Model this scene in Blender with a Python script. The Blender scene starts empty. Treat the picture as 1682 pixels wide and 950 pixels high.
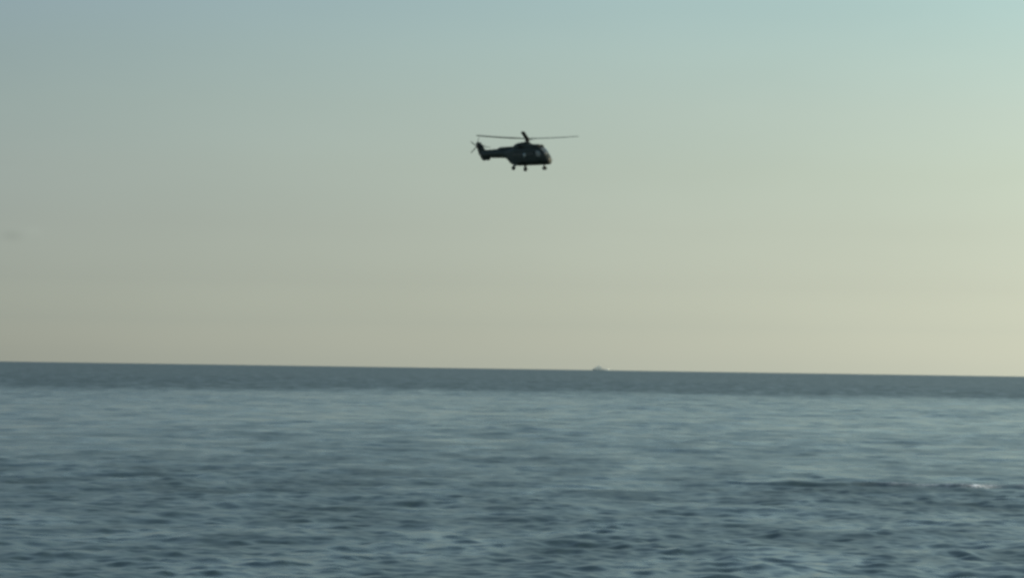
import bpy, bmesh, math, random
import numpy as np
from mathutils import Vector, Matrix, Quaternion

scene = bpy.context.scene
C = scene.collection
R = math.radians
random.seed(4)

# ------------------------------------------------------------------ camera
EYE = 5.0
PITCH, ROLL = 1.479, 0.8516
cam_d = bpy.data.cameras.new("camera")
cam = bpy.data.objects.new("camera", cam_d)
C.objects.link(cam)
cam_d.sensor_width = 36.0
cam_d.lens = 36.0 * 4860 / 1682
cam_d.clip_start = 0.5
cam_d.clip_end = 60000
cam.location = (0, 0, EYE)
cam.rotation_mode = 'QUATERNION'
cam.rotation_quaternion = (Quaternion((1, 0, 0), R(90 + PITCH)) @ Quaternion((0, 0, 1), R(ROLL)))
cam_d.dof.use_dof = True            # slightly soft telephoto focus, as in the video still
cam_d.dof.focus_distance = 30.0
cam_d.dof.aperture_fstop = 4.0
scene.camera = cam

# ------------------------------------------------------------------ world, sun
SUN_EL, SUN_AZ = 20.0, 90.0        # azimuth measured from +Y towards +X
w = bpy.data.worlds.new("World")
scene.world = w
w.use_nodes = True
nt = w.node_tree
for n in list(nt.nodes):
    nt.nodes.remove(n)


def N(t, **kw):
    n = nt.nodes.new(t)
    for k, v in kw.items():
        setattr(n, k, v)
    return n


def math_node(op, a, b=None):
    n = N('ShaderNodeMath', operation=op)
    for i, v in enumerate((a, b)):
        if v is None:
            continue
        if isinstance(v, (int, float)):
            n.inputs[i].default_value = v
        else:
            nt.links.new(v, n.inputs[i])
    return n.outputs[0]


out = N('ShaderNodeOutputWorld')
bg = N('ShaderNodeBackground')
bg.inputs['Strength'].default_value = 0.1
sky = N('ShaderNodeTexSky', sky_type='NISHITA')
sky.sun_disc = False
sky.sun_elevation = R(SUN_EL)
sky.sun_rotation = R(SUN_AZ)
sky.altitude = 0
sky.air_density = 1.0
sky.dust_density = 1.5
sky.ozone_density = 1.0
tc = N('ShaderNodeTexCoord')
sep = N('ShaderNodeSeparateXYZ')
nt.links.new(tc.outputs['Generated'], sep.inputs[0])
el = math_node('ARCSINE', sep.outputs['Z'])                     # elevation of the sky direction
az = math_node('ARCTAN2', sep.outputs['X'], sep.outputs['Y'])   # azimuth of the sky direction
el_f = math_node('DIVIDE', el, R(40.0))
mr = N('ShaderNodeMapRange')
mr.inputs['From Min'].default_value = R(-14)
mr.inputs['From Max'].default_value = R(14)
nt.links.new(az, mr.inputs['Value'])


def ramp(stops, fac):
    r = N('ShaderNodeValToRGB')
    r.color_ramp.interpolation = 'B_SPLINE' if False else 'LINEAR'
    e = r.color_ramp.elements
    while len(e) < len(stops):
        e.new(0.5)
    for i, (p, c) in enumerate(stops):
        e[i].position = p
        e[i].color = (*c, 1)
    nt.links.new(fac, r.inputs[0])
    return r.outputs[0]


# colour grade over the physical sky; unseen upper stops raised to brighten the sea (elevation / 40 deg)
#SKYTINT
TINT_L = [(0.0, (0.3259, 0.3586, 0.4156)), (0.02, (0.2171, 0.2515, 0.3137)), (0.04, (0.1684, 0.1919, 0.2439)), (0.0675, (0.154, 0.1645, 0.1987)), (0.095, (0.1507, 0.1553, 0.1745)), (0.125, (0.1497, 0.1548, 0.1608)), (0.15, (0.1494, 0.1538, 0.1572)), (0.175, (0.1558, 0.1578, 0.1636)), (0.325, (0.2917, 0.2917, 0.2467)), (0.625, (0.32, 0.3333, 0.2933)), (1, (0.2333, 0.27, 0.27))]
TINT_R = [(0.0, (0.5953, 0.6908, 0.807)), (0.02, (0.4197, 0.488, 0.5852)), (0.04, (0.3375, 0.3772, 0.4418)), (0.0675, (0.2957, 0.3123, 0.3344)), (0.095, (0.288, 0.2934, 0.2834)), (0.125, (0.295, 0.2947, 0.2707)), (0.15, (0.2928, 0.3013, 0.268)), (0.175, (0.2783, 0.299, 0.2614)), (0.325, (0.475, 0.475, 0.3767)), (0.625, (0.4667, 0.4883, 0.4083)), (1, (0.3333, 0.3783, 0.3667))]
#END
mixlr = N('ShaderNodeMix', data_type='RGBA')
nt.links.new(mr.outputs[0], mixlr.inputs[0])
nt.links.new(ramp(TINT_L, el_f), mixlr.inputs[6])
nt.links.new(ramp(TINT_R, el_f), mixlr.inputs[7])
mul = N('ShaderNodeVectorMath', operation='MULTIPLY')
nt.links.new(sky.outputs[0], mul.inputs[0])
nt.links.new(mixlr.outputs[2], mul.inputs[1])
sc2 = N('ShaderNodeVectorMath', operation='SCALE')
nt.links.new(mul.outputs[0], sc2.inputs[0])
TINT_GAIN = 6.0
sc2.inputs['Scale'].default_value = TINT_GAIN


def wisp(a0, e0, sa, se, amt):
    """1 + amt inside a small soft patch of the sky (a distant wisp of cloud)."""
    u = math_node('DIVIDE', math_node('SUBTRACT', az, a0), sa)
    v = math_node('DIVIDE', math_node('SUBTRACT', el, e0), se)
    q = math_node('ADD', math_node('MULTIPLY', u, u), math_node('MULTIPLY', v, v))
    g = math_node('EXPONENT', math_node('MULTIPLY', q, -1.0))
    return math_node('ADD', math_node('MULTIPLY', g, amt), 1.0)


thin = N('ShaderNodeTexNoise')                      # barely visible thin high cloud
thin.inputs['Scale'].default_value = 7.0
thin.inputs['Detail'].default_value = 4
tmap = N('ShaderNodeMapping')
tmap.inputs['Scale'].default_value = (1, 1, 3.5)
nt.links.new(tc.outputs['Generated'], tmap.inputs['Vector'])
nt.links.new(tmap.outputs[0], thin.inputs['Vector'])
tv = math_node('ADD', math_node('MULTIPLY', math_node('SUBTRACT', thin.outputs[0], 0.5), 0.10), 1.0)
cl = math_node('MULTIPLY', wisp(-0.1680, 0.0408, 0.0034, 0.0018, -0.085), wisp(-0.1608, 0.0426, 0.0032, 0.0014, 0.03))
cl = math_node('MULTIPLY', cl, tv)
sc3 = N('ShaderNodeVectorMath', operation='SCALE')
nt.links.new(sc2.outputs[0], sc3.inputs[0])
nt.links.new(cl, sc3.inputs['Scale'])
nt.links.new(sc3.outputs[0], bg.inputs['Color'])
nt.links.new(bg.outputs[0], out.inputs[0])

sun_d = bpy.data.lights.new("sun", 'SUN')
sun_d.energy = 2.4
sun_d.angle = R(0.5)
sun_d.color = (1.0, 0.94, 0.85)
sun = bpy.data.objects.new("sun", sun_d)
C.objects.link(sun)
d = Vector((math.sin(R(SUN_AZ)) * math.cos(R(SUN_EL)), math.cos(R(SUN_AZ)) * math.cos(R(SUN_EL)), math.sin(R(SUN_EL))))
sun.rotation_mode = 'QUATERNION'
sun.rotation_quaternion = d.to_track_quat('Z', 'Y')
sun.location = (0, 0, 60)

scene.view_settings.view_transform = 'Standard'
scene.view_settings.look = 'None'
scene.view_settings.gamma = 1
scene.view_settings.exposure = 0.0
scene.render.engine = 'CYCLES'
scene.cycles.use_denoising = True
scene.cycles.max_bounces = 6
scene.cycles.filter_width = 2.2


# ------------------------------------------------------------------ materials
def principled(name):
    m = bpy.data.materials.new(name)
    m.use_nodes = True
    return m, m.node_tree, m.node_tree.nodes['Principled BSDF']


def paint(name, col, rough=0.5, var=0.25, scale=1.5, metallic=0.0, spec=0.5):
    """Weathered paint: base colour with soft procedural wear and dirt streaks."""
    m, t, b = principled(name)
    tx = t.nodes.new('ShaderNodeTexCoord')
    no = t.nodes.new('ShaderNodeTexNoise')
    no.inputs['Scale'].default_value = scale
    no.inputs['Detail'].default_value = 6
    cr = t.nodes.new('ShaderNodeValToRGB')
    cr.color_ramp.elements[0].position = 0.3
    cr.color_ramp.elements[0].color = (*[c * (1 - var) for c in col], 1)
    cr.color_ramp.elements[1].position = 0.7
    cr.color_ramp.elements[1].color = (*[min(1, c * (1 + var)) for c in col], 1)
    t.links.new(tx.outputs['Object'], no.inputs['Vector'])
    t.links.new(no.outputs[0], cr.inputs[0])
    t.links.new(cr.outputs[0], b.inputs['Base Color'])
    rr = t.nodes.new('ShaderNodeMapRange')
    rr.inputs['To Min'].default_value = max(0.05, rough - 0.08)
    rr.inputs['To Max'].default_value = min(1, rough + 0.08)
    t.links.new(no.outputs[0], rr.inputs['Value'])
    t.links.new(rr.outputs[0], b.inputs['Roughness'])
    b.inputs['Metallic'].default_value = metallic
    b.inputs['Specular IOR Level'].default_value = spec
    return m


M = {
    'green': paint('dark_green_paint', (0.013, 0.018, 0.011), 0.55, 0.3, 0.9, spec=0.35),
    'green2': paint('dark_green_paint_worn', (0.018, 0.023, 0.016), 0.6, 0.3, 1.8, spec=0.3),
    'black': paint('black_composite', (0.014, 0.016, 0.015), 0.6, 0.2, 4.0, spec=0.3),
    'metal': paint('grey_metal', (0.10, 0.11, 0.10), 0.45, 0.2, 5.0, metallic=0.3),
    'rubber': paint('tyre_rubber', (0.02, 0.02, 0.02), 0.85, 0.2, 6.0, spec=0.2),
    'glass': paint('cockpit_glass', (0.016, 0.020, 0.018), 0.18, 0.1, 2.0, spec=0.35),
    'screen': paint('windscreen_glass', (0.060, 0.068, 0.060), 0.15, 0.1, 2.0, spec=0.8),  # raised base colour stands in for the lit cockpit behind the panes
    'glass2': paint('bubble_window_glass', (0.16, 0.18, 0.17), 0.2, 0.1, 2.0, spec=1.0),  # paler base stands in for bright sky caught in the bubble
    'intake': paint('intake_dark', (0.006, 0.006, 0.006), 0.8, 0.1, 2.0, spec=0.1),
    'ship': paint('haze_paled_ship_paint', (0.50, 0.54, 0.52), 0.9, 0.05, 0.2, spec=0.05),  # lightened colour stands in for haze over the distance
    'shipdark': paint('haze_paled_hull_paint', (0.46, 0.50, 0.48), 0.9, 0.1, 0.2, spec=0.05),  # hull tone paled too, distance haze mixed into the colour
}


# ------------------------------------------------------------------ mesh helpers
def tag(o, label=None, cat=None, group=None, kind=None):
    for k, v in (('label', label), ('category', cat), ('group', group), ('kind', kind)):
        if v:
            o[k] = v
    return o


def link_bm(name, bm, mat, parent=None, smooth=True, angle=35):
    bmesh.ops.remove_doubles(bm, verts=bm.verts, dist=1e-5)
    bmesh.ops.recalc_face_normals(bm, faces=bm.faces)
    me = bpy.data.meshes.new(name)
    bm.to_mesh(me)
    bm.free()
    if smooth:
        me.shade_smooth()
        try:
            me.set_sharp_from_angle(angle=R(angle))
        except Exception:
            pass
    me.materials.append(mat)
    o = bpy.data.objects.new(name, me)
    C.objects.link(o)
    if parent:
        o.parent = parent
    return o


def rings(bm, loops, cap=True):
    """Skin consecutive closed rings of points."""
    vs = [[bm.verts.new(p) for p in l] for l in loops]
    for a, b in zip(vs, vs[1:]):
        n = len(a)
        for i in range(n):
            bm.faces.new((a[i], a[(i + 1) % n], b[(i + 1) % n], b[i]))
    if cap:
        bm.faces.new(vs[0][::-1])
        bm.faces.new(vs[-1])
    return vs


def tube(bm, pts, radii, n=10):
    """Tapered tube along a list of points."""
    loops = []
    pts = [Vector(p) for p in pts]
    for i, p in enumerate(pts):
        a = pts[max(0, i - 1)]
        b = pts[min(len(pts) - 1, i + 1)]
        t = (b - a).normalized()
        up = Vector((0, 0, 1)) if abs(t.z) < 0.9 else Vector((1, 0, 0))
        x = t.cross(up).normalized()
        y = t.cross(x).normalized()
        r = radii[i] if isinstance(radii, (list, tuple)) else radii
        loops.append([p + x * r * math.cos(2 * math.pi * k / n) + y * r * math.sin(2 * math.pi * k / n) for k in range(n)])
    rings(bm, loops)


def box(bm, c, s, bevel=0.02, mat=None):
    r = bmesh.ops.create_cube(bm, size=1)
    for v in r['verts']:
        v.co = Vector((v.co.x * s[0], v.co.y * s[1], v.co.z * s[2])) + Vector(c)
    if bevel:
        es = list({e for v in r['verts'] for e in v.link_edges})
        bmesh.ops.bevel(bm, geom=es, offset=bevel, segments=2, affect='EDGES')


def torus(bm, c, R0, r, axis='Y', n=28, m=12, flat=1.0):
    c = Vector(c)
    vs = []
    for i in range(n):
        a = 2 * math.pi * i / n
        row = []
        for j in range(m):
            b = 2 * math.pi * j / m
            rad = R0 + r * math.cos(b)
            off = r * flat * math.sin(b)
            row.append(bm.verts.new(c + Vector((rad * math.cos(a), off, rad * math.sin(a)))))
        vs.append(row)
    for i in range(n):
        for j in range(m):
            bm.faces.new((vs[i][j], vs[(i + 1) % n][j], vs[(i + 1) % n][(j + 1) % m], vs[i][(j + 1) % m]))


def lens(bm, c, r, t, n=28):
    """Flat disc with rounded rim, axis along Y."""
    c = Vector(c)
    loops = []
    for (rr, yy) in ((r * 0.25, -t * 0.8), (r * 0.8, -t / 2), (r, -t * 0.3), (r, t * 0.3), (r * 0.8, t / 2), (r * 0.25, t * 0.8)):
        loops.append([c + Vector((rr * math.cos(2 * math.pi * k / n), yy, rr * math.sin(2 * math.pi * k / n))) for k in range(n)])
    rings(bm, loops)


# ------------------------------------------------------------------ the sea: one curved sheet out to and past the horizon
ER = 6.371e6
rng = np.random.default_rng(11)


def wave_components():
    comps = []
    L = np.exp(rng.uniform(np.log(0.25), np.log(12.0), 150))
    for lam in L:
        spread = 58 if lam < 3 else 40
        th = R(-96) + R(rng.normal(0, spread))            # travelling towards the shore
        slope = 0.0120 if lam < 0.5 else (0.0200 if lam < 1.7 else (0.0125 if lam < 5 else 0.0090))
        k = 2 * math.pi / lam
        comps.append((lam, k * math.cos(th), k * math.sin(th), slope / k, slope, rng.uniform(0, 2 * math.pi)))
    return comps


COMPS = wave_components()


def gust(x, y):
    """Slow patches of wind on the water, 0..1."""
    g = (np.sin(x * 0.061 + 1.3 * np.sin(y * 0.013) + 0.7) + np.sin(y * 0.047 + 1.9 * np.sin(x * 0.021 + 1.0) + 2.1)
         + 0.8 * np.sin(x * 0.13 - y * 0.071 + 0.4 + np.sin(y * 0.05)) + 0.6 * np.sin(x * 0.23 + y * 0.11 + 3.0))
    return np.clip(0.5 + g / 5.0, 0, 1)


def sea_height(x, y, sp):
    """Height and the slope variance the mesh is too coarse to carry."""
    z = np.zeros_like(x)
    unres = np.full_like(x, 0.0006)
    g = gust(x, y)
    r = np.sqrt(x * x + y * y)
    edge = 560 + 26 * np.sin(x * 0.021 + 0.6) + 16 * np.sin(x * 0.057 + 2) + 9 * np.sin(x * 0.13 + y * 0.03)
    far = 1 / (1 + np.exp(-(r - edge) / 20.0))              # the ruffled water offshore
    amp = (0.72 + 0.5 * g) + 0.45 * np.exp(-((x - 16) / 8) ** 2 - ((y - 118) / 11) ** 2)
    calm = 1 / (1 + np.exp(-(r - 165) / 30.0))
    amp_s = amp * (1.20 - 0.88 * calm)
    amp_m = amp * (0.88 + 0.08 * calm)
    for lam, kx, ky, a, slope, ph in COMPS:
        f = np.clip((lam / sp - 2.2) / 3.0, 0, 1)
        s = np.sin(kx * x + ky * y + ph)
        m = amp_s if lam < 1.9 else amp_m
        z += (a * m * f) * (s + 0.16 * np.cos(2 * (kx * x + ky * y + ph)) * (-1))
        unres += (0.5 * slope * slope) * m * m * (1 - f * f)
    # one steeper swell, its lip just breaking
    yc = 126.6 + 0.35 * np.sin(x * 0.9) + 0.22 * np.sin(x * 2.1 + 1) + 0.06 * (x - 16)
    env = 1 / (1 + np.exp(-(x - 9.8) / 0.9)) / (1 + np.exp((x - 27) / 1.2))
    d_ = y - yc
    crest = np.exp(-np.where(d_ < 0, (d_ / 0.4) ** 2, (d_ / 2.6) ** 2))
    z *= 1 - 0.55 * env * np.exp(-(d_ / 2.0) ** 2)
    z += 0.24 * env * crest * (0.85 + 0.15 * np.sin(x * 1.7))
    n1 = 0.5 + 0.5 * np.sin(x * 7.3 + 2 * np.sin(y * 5.1)) * np.sin(x * 3.1 + y * 4.2 + 1)
    e2 = 0.35 / (1 + np.exp(-(x - 15.6) / 0.3)) / (1 + np.exp((x - 20.9) / 0.3)) + 0.75 * np.exp(-((x - 20.1) / 0.55) ** 2) + 0.35 * np.exp(-((x - 22.1) / 0.3) ** 2)
    foam = np.clip(e2 * 0.85 * (0.35 + n1) * np.exp(-((d_ + 0.05) / 0.36) ** 2), 0, 1)
    unres += far * 0.020
    return z, unres, foam, far


def build_sea():
    # azimuths: fine inside +-14 degrees, coarser round the rest of the compass
    fine = np.concatenate([np.linspace(R(-48), R(-14), 280)[:-1], np.linspace(R(-14), R(14), 1500), np.linspace(R(14), R(48), 280)[1:]])
    rest = np.linspace(R(48), R(312), 200)[1:-1]
    A = np.concatenate([fine, rest])
    rad = [0.0]
    r1 = list(np.linspace(2.0, 38.0, 70))
    r = 38.0
    while r < 26000:
        r += 0.085 if r < 55 else (0.08 * (r / 55) ** 1.02 if r < 1000 else r * 0.004)
        r1.append(r)
    r1 = np.array(r1)
    nr, na = len(r1), len(A)
    RR, AA = np.meshgrid(r1, A, indexing='ij')
    x = (RR * np.sin(AA)).astype(np.float64).ravel()
    y = (RR * np.cos(AA)).astype(np.float64).ravel()
    dr = np.gradient(r1)
    da = np.gradient(A)
    da[len(fine) - 1] = da[len(fine) - 2]
    da = np.abs(da)
    da[-1] = da[-2]
    sp = np.maximum(dr[:, None] * np.ones(na)[None, :] * 0.9, (r1[:, None] * da[None, :]) * 0.9).ravel()
    z = np.empty_like(x)
    un = np.empty_like(x)
    fo = np.empty_like(x)
    fa = np.empty_like(x)
    B = 400000
    for i in range(0, len(x), B):
        s = slice(i, i + B)
        z[s], un[s], fo[s], fa[s] = sea_height(x[s], y[s], sp[s])
    z -= (x * x + y * y) / (2 * ER)
    nv = len(x)
    co = np.empty((nv + 1, 3), np.float32)
    co[:nv, 0], co[:nv, 1], co[:nv, 2] = x, y, z
    co[nv] = (0, 0, 0)
    ii, jj = np.meshgrid(np.arange(nr - 1), np.arange(na), indexing='ij')
    j2 = (jj + 1) % na
    quads = np.stack([ii * na + jj, (ii + 1) * na + jj, (ii + 1) * na + j2, ii * na + j2], -1).reshape(-1, 4)[:, ::-1]
    jn = np.arange(na)
    tris = np.stack([np.full(na, nv), (jn + 1) % na, jn], -1)
    nq, ntr = len(quads), len(tris)
    me = bpy.data.meshes.new('sea')
    me.vertices.add(nv + 1)
    me.vertices.foreach_set('co', co.ravel())
    me.loops.add(nq * 4 + ntr * 3)
    me.loops.foreach_set('vertex_index', np.concatenate([quads.ravel(), tris.ravel()]).astype(np.int32))
    me.polygons.add(nq + ntr)
    me.polygons.foreach_set('loop_start', np.concatenate([np.arange(nq) * 4, nq * 4 + np.arange(ntr) * 3]).astype(np.int32))
    me.update(calc_edges=True)
    me.shade_smooth()
    rough = np.sqrt(np.sqrt(2 * un))
    for nm, arr in (('ripple', rough), ('foam', fo), ('offshore', fa)):
        at = me.attributes.new(nm, 'FLOAT', 'POINT')
        at.data.foreach_set('value', np.append(arr, arr[0]).astype(np.float32))
    o = bpy.data.objects.new('sea', me)
    C.objects.link(o)
    o['kind'] = 'structure'
    o['label'] = 'blue green sea with short choppy waves up to the horizon'
    # material
    m, t, b = principled('sea_water')
    ln = t.links.new
    nn = t.nodes.new
    b.inputs['IOR'].default_value = 1.333
    b.inputs['Base Color'].default_value = (0.028, 0.046, 0.042, 1)
    ar = nn('ShaderNodeAttribute'); ar.attribute_name = 'ripple'
    af = nn('ShaderNodeAttribute'); af.attribute_name = 'foam'
    tcx = nn('ShaderNodeTexCoord')
    mp = nn('ShaderNodeMapping'); mp.inputs['Scale'].default_value = (1.0, 0.6, 1.0)
    ln(tcx.outputs['Object'], mp.inputs['Vector'])
    no = nn('ShaderNodeTexNoise'); no.inputs['Scale'].default_value = 3.2; no.inputs['Detail'].default_value = 3
    no.inputs['Roughness'].default_value = 0.55
    ln(mp.outputs[0], no.inputs['Vector'])
    bp = nn('ShaderNodeBump'); bp.inputs['Strength'].default_value = 0.35; bp.inputs['Distance'].default_value = 0.03
    ln(no.outputs[0], bp.inputs['Height'])
    ln(bp.outputs[0], b.inputs['Normal'])
    # cat's paws: broken patches of finer ripples, which scatter the sky more
    mp2 = nn('ShaderNodeMapping'); mp2.inputs['Scale'].default_value = (0.22, 0.10, 0.22)
    ln(tcx.outputs['Object'], mp2.inputs['Vector'])
    cn = nn('ShaderNodeTexNoise'); cn.inputs['Scale'].default_value = 1.0; cn.inputs['Detail'].default_value = 7
    cn.inputs['Roughness'].default_value = 0.68; cn.inputs['Distortion'].default_value = 0.5
    ln(mp2.outputs[0], cn.inputs['Vector'])
    cm = nn('ShaderNodeMapRange'); cm.inputs['From Min'].default_value = 0.36; cm.inputs['From Max'].default_value = 0.64
    cm.inputs['To Min'].default_value = 0.70; cm.inputs['To Max'].default_value = 1.32
    ln(cn.outputs[0], cm.inputs['Value'])
    rm = nn('ShaderNodeMath'); rm.operation = 'MULTIPLY'
    ln(ar.outputs['Fac'], rm.inputs[0]); ln(cm.outputs[0], rm.inputs[1])
    ln(rm.outputs[0], b.inputs['Roughness'])
    fn = nn('ShaderNodeTexNoise'); fn.inputs['Scale'].default_value = 9; fn.inputs['Detail'].default_value = 4
    ln(tcx.outputs['Object'], fn.inputs['Vector'])
    mm = nn('ShaderNodeMath'); mm.operation = 'MULTIPLY'
    mr_ = nn('ShaderNodeMapRange'); mr_.inputs['From Min'].default_value = 0.35; mr_.inputs['From Max'].default_value = 0.6
    ln(fn.outputs[0], mr_.inputs['Value'])
    ln(mr_.outputs[0], mm.inputs[0]); ln(af.outputs['Fac'], mm.inputs[1])
    fo_b = nn('ShaderNodeBsdfDiffuse'); fo_b.inputs['Color'].default_value = (0.78, 0.8, 0.8, 1)
    mx = nn('ShaderNodeMixShader')
    ln(mm.outputs[0], mx.inputs[0]); ln(b.outputs[0], mx.inputs[1]); ln(fo_b.outputs[0], mx.inputs[2])
    ln(mx.outputs[0], t.nodes['Material Output'].inputs['Surface'])
    me.materials.append(m)
    return o


build_sea()

# ------------------------------------------------------------------ helicopter (x forward, y to port, z up; z = 0 under the wheels, x = y = 0 at the rotor axis)
heli = bpy.data.objects.new('helicopter', None)
C.objects.link(heli)
heli.location = (1.98, 450.0, 34.75)
heli.rotation_euler = (0, 0, R(-38))
tag(heli, 'dark green military transport helicopter hovering over the sea with wheels down', 'helicopter')

FUS = [  # x, half width, z bottom, z top, roundness exponent
    (4.56, 0.14, 1.030, 1.500, 2), (4.5, 0.34, 0.910, 1.720, 2.2), (4.36, 0.54, 0.840, 1.980, 2.4),
    (4.12, 0.68, 0.800, 2.260, 2.6), (3.8, 0.8, 0.780, 2.740, 2.8), (3.45, 0.88, 0.770, 3.120, 3),
    (3.1, 0.92, 0.770, 3.420, 3.2), (2.7, 0.95, 0.770, 3.540, 3.6), (2, 0.96, 0.770, 3.540, 4),
    (0, 0.97, 0.770, 3.520, 4.2), (-1.8, 0.97, 0.770, 3.480, 4.2), (-2.3, 0.93, 0.850, 3.440, 3.8),
    (-2.9, 0.82, 1.150, 3.356, 3.2), (-3.5, 0.66, 1.720, 3.280, 2.8), (-4.1, 0.53, 2.000, 3.234, 2.4), (-4.7, 0.48, 2.070, 3.220, 2.2)]


def section(xx):
    for (a, b) in zip(FUS, FUS[1:]):
        if b[0] <= xx <= a[0]:
            f = (a[0] - xx) / (a[0] - b[0])
            return [a[i] + (b[i] - a[i]) * f for i in range(1, 5)]
    return list(FUS[0][1:] if xx > FUS[0][0] else FUS[-1][1:])


def hull_pt(xx, phi, off=0.0):
    hw, zb, zt, n = section(xx)
    hh, zc = (zt - zb) / 2, (zt + zb) / 2
    c, s = math.cos(phi), math.sin(phi)
    y = math.copysign(abs(c) ** (2 / n), c) * (hw + off)
    z = zc + math.copysign(abs(s) ** (2 / n), s) * (hh + off)
    return Vector((xx, y, z))


def side_y(xx, z):
    hw, zb, zt, n = section(xx)
    hh, zc = (zt - zb) / 2, (zt + zb) / 2
    q = max(0.0, 1 - abs((z - zc) / hh) ** n)
    return hw * q ** (1 / n)


bm = bmesh.new()
xs = []
for a, b in zip(FUS, FUS[1:]):
    xs += [a[0] + (b[0] - a[0]) * k / 3 for k in range(3)]
xs.append(FUS[-1][0])
rings(bm, [[hull_pt(xx, 2 * math.pi * k / 48) for k in range(48)] for xx in xs])
fus = link_bm('fuselage', bm, M['green'], heli)


def side_patch(name, x0, x1, z0, z1, side, mat, parent, out_=0.012, bulge=0.0, rnd=5.0, slant=0.0, nx=14, nz=12):
    """A rounded panel that follows the hull side: closed solid with its back sunk into the skin."""
    bm = bmesh.new()
    cx, cz, hx, hz = (x0 + x1) / 2, (z0 + z1) / 2, abs(x1 - x0) / 2, (z1 - z0) / 2
    nr, na = 6, 36
    fr, bk = [], []
    for i in range(1, nr + 1):
        q = i / nr
        rf, rb = [], []
        for k in range(na):
            t = 2 * math.pi * k / na
            c, s = math.cos(t), math.sin(t)
            ux = math.copysign(abs(c) ** (2 / rnd), c) * q
            uz = math.copysign(abs(s) ** (2 / rnd), s) * q
            X = cx + hx * ux + slant * uz
            Z = cz + hz * uz
            Y = side_y(X, Z)
            o = out_ + bulge * (1 - q * q) if q < 1 else out_ * 0.6
            rf.append(Vector((X, side * (Y + o), Z)))
            rb.append(Vector((X, side * (Y - 0.03), Z)))
        fr.append(rf)
        bk.append(rb)
    rings(bm, fr + [bk[-1]], cap=True)
    return link_bm(name, bm, mat, parent)


def top_patch(name, x0, x1, p0, p1, mat, parent, off=0.014, nx=10, np_=10):
    """Panel over hull parameters (x, angle)."""
    bm = bmesh.new()
    g = {}
    for lay, o in ((0, off), (1, -0.03)):
        for i in range(nx + 1):
            for j in range(np_ + 1):
                g[lay, i, j] = bm.verts.new(hull_pt(x0 + (x1 - x0) * i / nx, p0 + (p1 - p0) * j / np_, o))
    for i in range(nx):
        for j in range(np_):
            bm.faces.new([g[0, i, j], g[0, i + 1, j], g[0, i + 1, j + 1], g[0, i, j + 1]])
            bm.faces.new([g[1, i, j + 1], g[1, i + 1, j + 1], g[1, i + 1, j], g[1, i, j]])
    for i in range(nx):
        for j in (0, np_):
            bm.faces.new([g[0, i, j], g[1, i, j], g[1, i + 1, j], g[0, i + 1, j]])
    for j in range(np_):
        for i in (0, nx):
            bm.faces.new([g[0, i, j], g[0, i, j + 1], g[1, i, j + 1], g[1, i, j]])
    return link_bm(name, bm, mat, parent)


# cockpit glazing: two windscreen panes, side windows, chin windows; cabin doors with windows
for s in (1, -1):
    a0, a1 = (R(88), R(46)) if s > 0 else (R(92), R(134))
    top_patch('windscreen_pane', 3.12, 3.98, a0, a1, M['screen'], fus)
    side_patch('cockpit_side_window', 2.42, 3.22, 1.98, 2.86, s, M['screen'], fus, slant=-0.10, rnd=5)
    side_patch('corner_window', 3.34, 3.74, 1.95, 2.42, s, M['glass'], fus, slant=-0.08, rnd=5)
    side_patch('chin_window', 3.75, 4.20, 1.22, 1.55, s, M['glass'], fus, rnd=4)
    cd = side_patch('cockpit_door', 2.28, 3.30, 1.15, 1.90, s, M['green2'], fus, out_=0.006, rnd=9)
    dr = side_patch('cabin_door', 0.62, 2.02, 1.12, 3.02, s, M['green2'], fus, out_=0.03, rnd=12)
    for wx in (1.62, 1.02):
        side_patch('cabin_window', wx - 0.21, wx + 0.21, 2.12, 2.62, s, M['glass'], fus, out_=0.04, rnd=4)
    side_patch('bubble_window', -0.02, 0.46, 1.86, 2.62, s, M['glass2'], fus, out_=0.02, bulge=0.16, rnd=3)
    for wx in (-0.55, -1.15, -1.75):
        side_patch('cabin_window', wx - 0.19, wx + 0.19, 2.12, 2.58, s, M['glass'], fus, out_=0.012, rnd=4)
bm = bmesh.new()
tube(bm, [(4.5, 0.12, 1.45), (4.95, 0.12, 1.42)], [0.02, 0.012], 8)
link_bm('pitot_probe', bm, M['metal'], fus)
bm = bmesh.new()
rings(bm, [[Vector((x0 + dx, 0.02 * s_, z0)) for (dx, s_) in ((0.0, -1), (0.0, 1), (-0.22, 1), (-0.22, -1))] for (x0, z0) in ((-0.4, 0.98), (-0.5, 0.72))])
link_bm('belly_antenna', bm, M['black'], fus)


def blob_loft(bm, secs, n=28, yoff=0.0):
    rings(bm, [[Vector((x0, yoff + math.copysign(abs(math.cos(2 * math.pi * k / n)) ** (2 / e), math.cos(2 * math.pi * k / n)) * hw,
                        (zb + zt) / 2 + math.copysign(abs(math.sin(2 * math.pi * k / n)) ** (2 / e), math.sin(2 * math.pi * k / n)) * (zt - zb) / 2))
                for k in range(n)] for (x0, hw, zb, zt, e) in secs])


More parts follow.
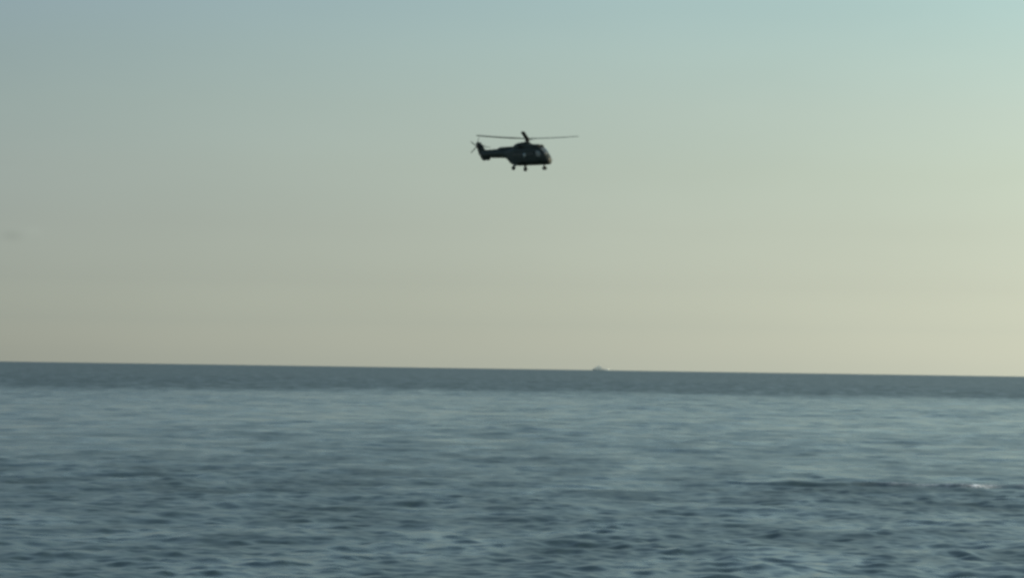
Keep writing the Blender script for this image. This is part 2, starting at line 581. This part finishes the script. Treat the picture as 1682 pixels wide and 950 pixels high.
# gearbox cowling and engines on the roof
bm = bmesh.new()
blob_loft(bm, [(1.10, 0.30, 3.2, 3.70, 2.4), (0.80, 0.50, 3.1, 4.05, 2.6), (0.35, 0.64, 3.1, 4.28, 2.8), (-0.3, 0.72, 3.1, 4.37, 2.8),
               (-1.0, 0.74, 3.1, 4.31, 2.8), (-1.6, 0.70, 3.0, 4.24, 2.8), (-2.15, 0.60, 2.95, 4.06, 2.6), (-2.55, 0.46, 2.9, 3.78, 2.4), (-2.9, 0.30, 2.9, 3.52, 2.2)])
cowl = link_bm('gearbox_cowling', bm, M['green'], heli)
for s in (1, -1):
    bm = bmesh.new()
    blob_loft(bm, [(2.72, 0.27, 3.22, 3.80, 2.1), (2.66, 0.33, 3.16, 3.88, 2.1), (2.3, 0.36, 3.08, 3.92, 2.2), (1.4, 0.39, 3.05, 3.95, 2.3), (0.6, 0.38, 3.05, 3.95, 2.3),
                   (0.0, 0.30, 3.1, 3.78, 2.2)], yoff=s * 0.43)
    en = link_bm('engine_cowling', bm, M['green'], heli)
    bm = bmesh.new()
    blob_loft(bm, [(2.76, 0.20, 3.32, 3.70, 2.0), (2.735, 0.25, 3.27, 3.75, 2.0), (2.70, 0.25, 3.27, 3.75, 2.0)], yoff=s * 0.43)
    link_bm('air_intake', bm, M['intake'], en)
    bm = bmesh.new()
    tube(bm, [(-0.5, s * 0.55, 3.75), (-0.8, s * 0.80, 3.78), (-0.98, s * 0.93, 3.80)], [0.20, 0.19, 0.20], 16)
    link_bm('exhaust_pipe', bm, M['black'], en)

# tail boom with the drive shaft spine
BOOM = [(-4.4, 0.50, 2.04, 3.32, 2.2), (-5.2, 0.46, 2.07, 3.32, 2.2), (-6.4, 0.41, 2.10, 3.30, 2.2), (-7.4, 0.35, 2.12, 3.28, 2.2), (-8.2, 0.28, 2.14, 3.24, 2.2), (-8.75, 0.13, 2.26, 3.18, 2.0)]
bm = bmesh.new()
blob_loft(bm, BOOM)
boom = link_bm('tail_boom', bm, M['green'], heli)
bm = bmesh.new()
blob_loft(bm, [(-2.0, 0.32, 2.9, 3.78, 3), (-3.4, 0.29, 2.9, 3.76, 3), (-4.6, 0.25, 2.9, 3.74, 3), (-5.2, 0.21, 2.8, 3.70, 3), (-5.7, 0.13, 2.8, 3.46, 3), (-8.0, 0.10, 2.7, 3.40, 3)])
link_bm('drive_shaft_cover', bm, M['green2'], boom)


def airfoil_slab(bm, loops_xz, thick):
    """Fin between chord lines: list of (x_front, x_back, z), lens section."""
    n = 8
    L = []
    for (xf, xb, z, th) in loops_xz:
        pts = []
        for k in range(n + 1):
            f = k / n
            pts.append(Vector((xf + (xb - xf) * f, th * math.sqrt(max(0, f)) * (1 - f) * 1.3 + 0.012, z)))
        for k in range(n, -1, -1):
            f = k / n
            pts.append(Vector((xf + (xb - xf) * f, -(th * math.sqrt(max(0, f)) * (1 - f) * 1.3 + 0.012), z)))
        L.append(pts)
    rings(bm, L)


bm = bmesh.new()
airfoil_slab(bm, [(-7.05, -8.25, 1.78, 0.18), (-6.85, -8.50, 1.95, 0.26), (-6.95, -8.78, 2.3, 0.32), (-7.20, -9.02, 2.85, 0.34), (-7.80, -9.26, 3.35, 0.28), (-8.25, -9.46, 3.85, 0.24),
                  (-8.62, -9.70, 4.38, 0.20), (-8.86, -9.72, 4.62, 0.10)], 0.2)
fin = link_bm('tail_fin', bm, M['green'], heli)
bm = bmesh.new()
tube(bm, [(-7.9, 0, 1.86), (-8.2, 0, 1.68)], [0.04, 0.03], 8)
link_bm('tail_bumper', bm, M['metal'], fin)
bm = bmesh.new()
# stabiliser, built out to port
Ls = []
for (yy, xf, xb, th) in ((0.05, -8.35, -9.25, 0.07), (1.1, -8.42, -9.20, 0.06), (2.12, -8.50, -9.15, 0.05), (2.18, -8.55, -9.10, 0.02)):
    pts = [Vector((xf + (xb - xf) * k / 6, yy, 3.98 + th * math.sqrt(k / 6) * (1 - k / 6) * 1.6 + 0.01)) for k in range(7)]
    pts += [Vector((xf + (xb - xf) * k / 6, yy, 3.98 - th * math.sqrt(k / 6) * (1 - k / 6) * 1.6 - 0.01)) for k in range(6, -1, -1)]
    Ls.append(pts)
rings(bm, Ls)
link_bm('stabiliser', bm, M['green'], heli)

# tail rotor on the starboard side
TH = Vector((-9.14, -0.50, 3.95))
bm = bmesh.new()
rings(bm, [[TH + Vector((r_ * math.cos(2 * math.pi * k / 16), y_, r_ * math.sin(2 * math.pi * k / 16))) for k in range(16)]
           for (y_, r_) in ((0.50, 0.17), (0.30, 0.17), (0.12, 0.12), (0.10, 0.20), (-0.06, 0.20), (-0.12, 0.10))])
trotor = link_bm('tail_rotor_hub', bm, M['black'], heli)
for k, ang in enumerate((4, 76, 148, 220, 292)):
    a = R(ang)
    u = Vector((math.cos(a), 0, math.sin(a)))
    v = Vector((-math.sin(a), 0, math.cos(a)))
    bm = bmesh.new()
    L = []
    for (q, ch, th) in ((0.08, 0.05, 0.045), (0.30, 0.05, 0.04), (0.42, 0.08, 0.020), (1.0, 0.075, 0.014), (1.46, 0.07, 0.010), (1.50, 0.06, 0.006)):
        c = TH + u * q
        n_ = Vector((0, 1, 0))
        vv = (v * math.cos(R(14)) + n_ * math.sin(R(14)))
        nn_ = (n_ * math.cos(R(14)) - v * math.sin(R(14)))
        L.append([c + vv * ch * math.cos(2 * math.pi * j / 10) + nn_ * th * math.sin(2 * math.pi * j / 10) for j in range(10)])
    rings(bm, L)
    link_bm('tail_rotor_blade', bm, M['black'], trotor)

# main rotor
bm = bmesh.new()
rings(bm, [[Vector((r_ * math.cos(2 * math.pi * k / 20), r_ * math.sin(2 * math.pi * k / 20), z_)) for k in range(20)]
           for (z_, r_) in ((4.15, 0.44), (4.40, 0.38), (4.46, 0.28), (4.58, 0.26), (4.60, 0.36), (4.68, 0.38), (4.72, 0.28), (4.78, 0.28), (4.80, 0.36), (4.95, 0.36), (5.00, 0.22), (5.10, 0.16), (5.12, 0.08))])
for k in range(4):      # pitch links
    a = R(90 * k + 25)
    tube(bm, [(0.30 * math.cos(a), 0.30 * math.sin(a), 4.64), (0.40 * math.cos(a), 0.40 * math.sin(a), 4.88)], 0.03, 8)
hub = link_bm('rotor_hub', bm, M['black'], heli)
# blade headings in world terms, turned back into the helicopter's own frame
NEAR = math.degrees(math.atan2(-7.75, -0.75))
for k in range(4):
    a = R(NEAR + 38 + 90 * k)
    u = Vector((math.cos(a), math.sin(a), 0))
    v = Vector((-math.sin(a), math.cos(a), 0))
    bm = bmesh.new()
    L = []
    for i in range(17):
        q = 0.25 + (7.80 - 0.25) * i / 16
        ch = 0.09 if q < 0.7 else (0.16 if q < 1.3 else (0.30 if q < 7.5 else 0.22))
        th = 0.085 if q < 0.7 else (0.07 if q < 1.3 else 0.045)
        rise = 0.022 * q + 0.0040 * q * q
        c = u * q + Vector((0, 0, 4.87 + rise))
        tw = R(15 - 0.7 * q)
        vv = v * math.cos(tw) + Vector((0, 0, 1)) * math.sin(tw)
        ww = Vector((0, 0, 1)) * math.cos(tw) - v * math.sin(tw)
        L.append([c + vv * ch * math.cos(2 * math.pi * j / 14) + ww * th * math.sin(2 * math.pi * j / 14) for j in range(14)])
    rings(bm, L)
    link_bm('main_rotor_blade', bm, M['black'], hub)

# the tail sits a little further aft
TAIL = {'tail_boom', 'drive_shaft_cover', 'tail_fin', 'tail_bumper', 'stabiliser', 'tail_rotor_hub', 'tail_rotor_blade'}
for o in list(heli.children_recursive):
    if o.name.split('.')[0] in TAIL:
        for v in o.data.vertices:
            t_ = min(1.0, max(0.0, (-4.4 - v.co.x) / 2.6))
            v.co.x -= 0.26 * t_

# sponsons and landing gear
for s in (1, -1):
    bm = bmesh.new()
    blob_loft(bm, [(-0.15, 0.05, 1.10, 1.22, 2.0), (-0.35, 0.22, 0.98, 1.36, 2.2), (-0.9, 0.34, 0.90, 1.52, 2.4), (-1.6, 0.36, 0.90, 1.54, 2.4), (-2.1, 0.26, 0.98, 1.44, 2.2), (-2.4, 0.06, 1.12, 1.30, 2.0)], yoff=s * 1.02)
    sp = link_bm('sponson', bm, M['green2'], heli)
    gear = bpy.data.objects.new('main_landing_gear', None)
    C.objects.link(gear)
    gear.parent = heli
    gy = s * 1.48
    bm = bmesh.new()
    tube(bm, [(-1.25, s * 1.12, 1.2), (-1.32, s * 1.26, 0.85), (-1.40, s * 1.36, 0.42)], [0.16, 0.14, 0.10], 12)
    tube(bm, [(-0.70, s * 1.10, 1.15), (-1.38, s * 1.34, 0.46)], [0.07, 0.06], 10)
    tube(bm, [(-1.40, s * 1.30, 0.33), (-1.40, s * 1.56, 0.33)], [0.06, 0.06], 10)
    tube(bm, [(-1.40, s * 1.36, 0.50), (-1.40, s * 1.36, 0.30)], [0.07, 0.07], 10)
    link_bm('strut', bm, M['metal'], gear)
    bm = bmesh.new()
    torus(bm, (-1.40, gy, 0.33), 0.235, 0.12, flat=1.15)
    link_bm('tyre', bm, M['rubber'], gear)
    bm = bmesh.new()
    lens(bm, (-1.40, gy, 0.33), 0.16, 0.11)
    link_bm('rim', bm, M['metal'], gear)
gear = bpy.data.objects.new('nose_landing_gear', None)
C.objects.link(gear)
gear.parent = heli
bm = bmesh.new()
tube(bm, [(3.30, 0, 1.10), (3.36, 0, 0.75), (3.40, 0, 0.27)], [0.13, 0.11, 0.08], 12)
tube(bm, [(3.40, -0.22, 0.25), (3.40, 0.22, 0.25)], [0.05, 0.05], 10)
tube(bm, [(3.05, 0, 1.0), (3.36, 0, 0.62)], [0.04, 0.035], 8)
link_bm('strut', bm, M['metal'], gear)
for s in (1, -1):
    bm = bmesh.new()
    torus(bm, (3.40, s * 0.19, 0.25), 0.18, 0.10, flat=1.0)
    link_bm('tyre', bm, M['rubber'], gear)
    bm = bmesh.new()
    lens(bm, (3.40, s * 0.19, 0.25), 0.12, 0.09)
    link_bm('rim', bm, M['metal'], gear)

# ------------------------------------------------------------------ the far ship, hull down by the curve of the sea
ship = bpy.data.objects.new('ship', None)
C.objects.link(ship)
ship.location = (213.0, 7000.0, -3.8)
ship.rotation_euler = (0, 0, R(8))
tag(ship, 'tiny pale grey ship far off on the horizon below the helicopter', 'ship')
bm = bmesh.new()
L = []
for (xx, hw, top) in ((-19.5, 3.2, 3.4), (-17, 3.9, 3.4), (-6, 4.3, 3.2), (6, 4.3, 3.4), (14, 3.2, 4.2), (19, 1.0, 5.0), (20.5, 0.12, 5.4)):
    L.append([Vector((xx - (0.06 * xx if k == 0 else 0), yy, zz)) for k, (yy, zz) in enumerate(((0, -1.5), (hw * 0.7, -1.0), (hw, 1.0), (hw * 1.03, top), (0, top - 0.1), (-hw * 1.03, top), (-hw, 1.0), (-hw * 0.7, -1.0)))])
rings(bm, L)
link_bm('hull', bm, M['shipdark'], ship, smooth=False)
bm = bmesh.new()
box(bm, (-6.5, 0, 4.9), (16, 6.6, 3.4), 0.3)
box(bm, (-3.5, 0, 7.8), (8.5, 5.4, 2.6), 0.3)
sup = link_bm('superstructure', bm, M['ship'], ship, smooth=False)
bm = bmesh.new()
box(bm, (0.8, 0, 8.3), (0.25, 4.8, 0.9), 0.05)
link_bm('bridge_window', bm, M['glass'], sup, smooth=False)
bm = bmesh.new()
tube(bm, [(-9.5, 0, 6.4), (-9.9, 0, 9.6)], [1.2, 1.0], 16)
link_bm('funnel', bm, M['ship'], ship)
bm = bmesh.new()
tube(bm, [(-3.6, 0, 9.0), (-3.6, 0, 15.2)], [0.35, 0.15], 8)
tube(bm, [(-3.6, -1.6, 12.0), (-3.6, 1.6, 12.0)], [0.12, 0.12], 8)
link_bm('mast', bm, M['ship'], ship)
bm = bmesh.new()
tube(bm, [(9.5, 0, 3.4), (9.5, 0, 9.5)], [0.28, 0.15], 8)
link_bm('mast', bm, M['ship'], ship)
